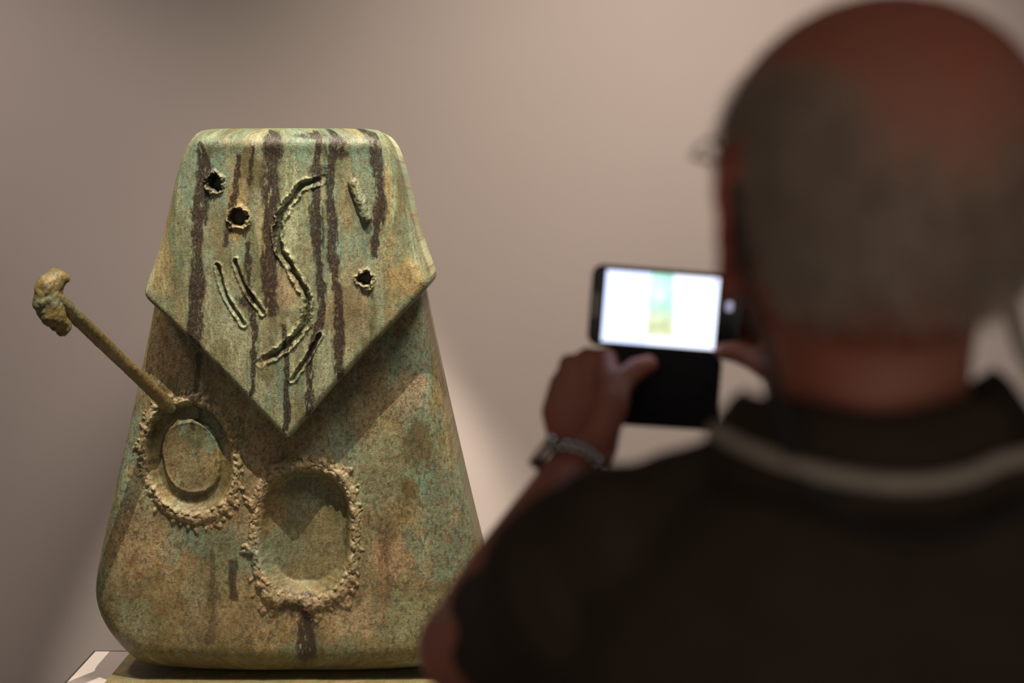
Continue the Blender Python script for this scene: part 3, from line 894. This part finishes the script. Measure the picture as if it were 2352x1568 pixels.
# trousers and shoes
bm = bmesh.new()
ring_loft(bm, [ell_ring((TX, .67, z_), rx, ry, 40, 2.4) for z_, rx, ry in ((1.0, .172, .118), (.93, .182, .124), (.86, .188, .128), (.80, .17, .12))][::-1])
for s in (-1, 1):
    rings = []
    for z_, r, xo, yy in ((.86, .098, .088, .67), (.7, .090, .094, .672), (.48, .074, .10, .675), (.3, .070, .105, .672), (.08, .064, .11, .665)):
        rings.append(ell_ring((TX + s * xo, yy, z_), r, r * 1.05, 28, 2.0))
    ring_loft(bm, rings[::-1])
remeshed('trousers', bm, 0.008, 4, M_TROUSER, man)
for s in (-1, 1):
    bm = bmesh.new()
    chain(bm, [(TX + s * .11, .625, .042), (TX + s * .115, .74, .036), (TX + s * .12, .83, .030)], [.042, .040, .030], 20)
    sh = remeshed('shoe', bm, 0.005, 3, M_SHOE, man)
    cc = get_co(sh.data); cc[:, 2] = np.maximum(cc[:, 2], 0.0); sh.data.vertices.foreach_set('co', cc.ravel())

# wristwatch with link bracelet
wd = (ELL - WRL).normalized()
WC = WRL + wd * 0.030
bm = bmesh.new()
q = wd.to_track_quat('Z', 'Y').to_matrix()
watch_r = 0.0325
nl = 22
for i in range(nl):
    a_ = 2 * math.pi * i / nl
    m = Matrix.Translation(WC + q @ Vector((watch_r * math.cos(a_), watch_r * math.sin(a_), 0))) @ q.to_4x4() @ Matrix.Rotation(a_, 4, 'Z') @ Matrix.Diagonal((.004, .0078, .017, 1))
    r = bmesh.ops.create_cube(bm, size=1, matrix=m)
    bmesh.ops.bevel(bm, geom=list({e for v in r['verts'] for e in v.link_edges}), offset=.0012, segments=2, affect='EDGES')
watch_band = bm_obj('watch_bracelet', bm, M_STEEL, man, True)
watch_band['label'] = 'shiny steel link watch bracelet on the left wrist'
bm = bmesh.new()
od = (q.inverted() @ Vector((-.55, .2, .5))); ang = math.atan2(od.y, od.x)
m = Matrix.Translation(WC + q @ Vector((.036 * math.cos(ang), .036 * math.sin(ang), 0))) @ q.to_4x4() @ Matrix.Rotation(ang, 4, 'Z') @ Matrix.Rotation(math.pi / 2, 4, 'Y')
r = bmesh.ops.create_cone(bm, cap_ends=True, segments=32, radius1=.019, radius2=.017, depth=.009, matrix=m)
bm_obj('watch_case', bm, M_STEEL, man, True)

# glasses
GL = []
for s in (-1, 1):
    cyc = [hl(s * 0.034 + .023 * math.cos(t), .104 - 0.012 * (abs(math.cos(t) * .5 + .5 * s) ** 2), .003 + .018 * math.sin(t)) for t in [2 * math.pi * k / 20 for k in range(21)]]
    tube('lens_rim', cyc, .0012, M_METAL, man, 8, 2)
    bm = bmesh.new()
    vs = [bm.verts.new(p) for p in cyc[:-1]]
    f = bm.faces.new(vs)
    r = bmesh.ops.extrude_face_region(bm, geom=[f])
    bmesh.ops.translate(bm, vec=(0, .0015, 0), verts=[g for g in r['geom'] if isinstance(g, bmesh.types.BMVert)])
    bm_obj('lens', bm, M_LENS, man)
    temple = [hl(s * .058, .100, .008), hl(s * .074, .092, .010), hl(s * .084, .055, .010), hl(s * .087, .010, .016), hl(s * .089, -.012, .010), hl(s * .086, -.022, -.012)]
    tube('temple', temple, .0015, M_METAL, man, 8, 4)
tube('bridge', [hl(-.011, .104, .008), hl(0, .108, .012), hl(.011, .104, .008)], .0012, M_METAL, man, 8, 4)

# ------------------------------------------------------------------ light cord and dark band, lying on the shirt
bpy.context.view_layer.update()
dg = bpy.context.evaluated_depsgraph_get()
trees = [BVHTree.FromObject(o_, dg) for o_ in (shirt, collar)]
def on_shirt(px, py, off, fallback):
    a = (px - 1176.0) / F; b = (784.0 - py) / F
    d = Vector((a, CY + b * SY, -SY + b * CY)).normalized(); o_ = Vector((0, 0, CAM_Z)); best = None
    for t in trees:
        hit = t.ray_cast(o_, d, 3)
        if hit[0] is not None and (best is None or hit[3] < best[1]): best = (hit[0], hit[3])
    if best is None or best[0].y > fallback + 0.06: return P(px, py, fallback)
    return best[0] - d * off
earR = hl(.088, -.020, -.018)
pts = [P(1618, 978, .640), P(1660, 1002, .600), P(1720, 1030, .575), P(1800, 1060, .555)]
cp = [on_shirt(px, py, .006, fb) for px, py, fb in ((1640, 990, .60), (1700, 1022, .58), (1770, 1050, .56), (1850, 1078, .545), (1940, 1097, .535), (2040, 1110, .53), (2140, 1108, .53), (2230, 1090, .535), (2300, 1060, .54), (2370, 1015, .55))]
tail = [P(2440, 940, .57), P(2400, 880, .585), P(2345, 800, .60), P(2322, 720, .61), P(2315, 640, .615), hl(.090, -.020, -.030), hl(.087, -.020, -.008)]
def relax(p, it=3, lead=1):
    for _ in range(it):
        p = [p[0]] + [Vector((q_.x, min(q_.y, (a_.y + b_.y) / 2 + .001), q_.z)) for a_, q_, b_ in zip(p, p[1:], p[2:])] + [p[-1]]
    return p
cord = tube('cord', [P(1690, 1075, .72), P(1652, 1010, .665)] + relax(cp + tail), .0044, M_CORD_L, man, 12, 6)
cord['label'] = 'light grey cord looped loosely round the man\'s neck below the collar'
dp = [hl(-.084, -.022, -.006), hl(-.080, -.034, -.055), P(1765, 830, .575)] + [on_shirt(px, py, .005, fb) for px, py, fb in ((1778, 900, .57), (1790, 960, .56), (1806, 1020, .55), (1830, 1080, .545), (1880, 1135, .54), (1950, 1185, .53), (2030, 1220, .53), (2120, 1236, .53), (2210, 1225, .53), (2290, 1190, .53), (2380, 1130, .54))]
dband = tube('dark_band', relax(dp), [.0026] * 3 + [.0040] * 11, M_BAND_D, man, 12, 6, .6)  # flattened dark band from the left ear across the shirt back
dband['label'] = 'black strap hanging from the left ear across the man\'s dark shirt back'

settle(man)

# ------------------------------------------------------------------ phone
PC = P(1530, 712, 1.14)
phone = thing('mobile_phone', 'black mobile phone with bright lit screen held sideways by the man', 'phone', PC)
W_, H_, T_ = .150, .080, .009
def rbox(w, h, t, r, n=8):
    bm = bmesh.new(); pts = []
    for cx, cz, a0 in ((w / 2 - r, h / 2 - r, 0), (-w / 2 + r, h / 2 - r, 90), (-w / 2 + r, -h / 2 + r, 180), (w / 2 - r, -h / 2 + r, 270)):
        for k in range(n + 1):
            a_ = math.radians(a0 + 90 * k / n); pts.append((cx + r * math.cos(a_), cz + r * math.sin(a_)))
    e = t * .35
    rings = []
    for y_, s_ in ((-t / 2, e), (-t / 2 + e * .3, e * .3), (-t / 2 + e, 0), (t / 2 - e, 0), (t / 2 - e * .3, e * .3), (t / 2, e)):
        rings.append([(p[0] * (1 - 2 * s_ / w), y_, p[1] * (1 - 2 * s_ / h)) for p in pts])
    ring_loft(bm, rings)
    bmesh.ops.recalc_face_normals(bm, faces=bm.faces)
    return bm
bm_obj('phone_body', rbox(W_, H_, T_, .011), M_PHONE, phone, True)
# screen
gx, gz = 140, 84
sw, sh_ = .1100, .0700
sx0 = -.0060
U, Vv = np.meshgrid(np.linspace(0, 1, gx), np.linspace(0, 1, gz))
sx_, sz_ = U.ravel(), Vv.ravel()
verts = np.stack([(sx_ - .5) * sw + sx0, np.full(sx_.shape, -T_ / 2 - .0004), (sz_ - .5) * sh_], 1)
col = np.tile(np.array((1.0, 1.06, 1.28)), (len(sx_), 1))
left = 1 - sstep(.36, .44, sx_)
col = mixc(col, (0.72, 0.84, 1.28), left * .65)
dsp = np.exp(-(((sx_ - .235) / .028) ** 2 + ((sz_ - .68) / .04) ** 2)); col = mixc(col, (.28, .42, .62), dsp * .8)
arm = np.exp(-((sz_ - (.68 - (sx_ - .235) * .9)) / .02) ** 2) * (sx_ > .24) * (sx_ < .38); col = mixc(col, (.5, .6, .8), arm * .5)
wl = .395 - .01 * (1 - sz_); wr_ = .595 + .055 * (1 - sz_)
fig = sstep(wl - .01, wl + .01, sx_) * (1 - sstep(wr_ - .01, wr_ + .01, sx_)) * sstep(.11, .14, sz_)
gcol = mixc(np.tile(np.array((.42, .78, .62)), (len(sx_), 1)), (.55, .60, .36), 1 - sstep(.3, .62, sz_))
gcol = gcol * (0.55 + .9 * fbm(sx_ * 22, sz_ * 14, 955, 3))[:, None]
gcol = mixc(gcol, (.8, .95, .9), np.exp(-(((sx_ - .47) / .06) ** 2 + ((sz_ - .72) / .12) ** 2)) * .7)
gcol = mixc(gcol, (.25, .2, .1), np.exp(-(((sx_ - .45) / .02) ** 2 + ((sz_ - .45) / .04) ** 2)) * .5)
col = col * (1 - fig[:, None]) + gcol * fig[:, None]
idx = np.arange(gx * gz).reshape(gz, gx)
fc = list(zip(idx[:-1, :-1].ravel().tolist(), idx[:-1, 1:].ravel().tolist(), idx[1:, 1:].ravel().tolist(), idx[1:, :-1].ravel().tolist()))
scr = mesh_obj('screen', verts, fc, M_SCREEN, phone, False, col)
scr['label'] = 'bright screen showing a pale view with the green sculpture'
bm = bmesh.new(); add_box(bm, .0575, .0635, -T_ / 2 - .0010, -T_ / 2, .004, .013, .0008); bm_obj('phone_button', bm, M_KEYLIGHT, phone)
bm = bmesh.new(); add_box(bm, -.0705, -.0685, -T_ / 2 - .0006, -T_ / 2, -.012, .012, .0003); bm_obj('earpiece', bm, M_STEEL, phone)
cover = bm_obj('flip_cover', rbox(.126, .076, .005, .010), M_COVER, phone, True)
cover['label'] = 'open black leather flip cover hanging below the phone'
cover.location = (-.004, -.001, -.0785); cover.rotation_euler = (math.radians(4), math.radians(-1), 0)
bm = bmesh.new(); add_box(bm, -.05, .05, -.006, -.001, -.0425, -.037, .0015); bm_obj('cover_hinge', bm, M_COVER, phone)
phone.rotation_euler = (math.radians(-3), math.radians(4.2), math.radians(-3))
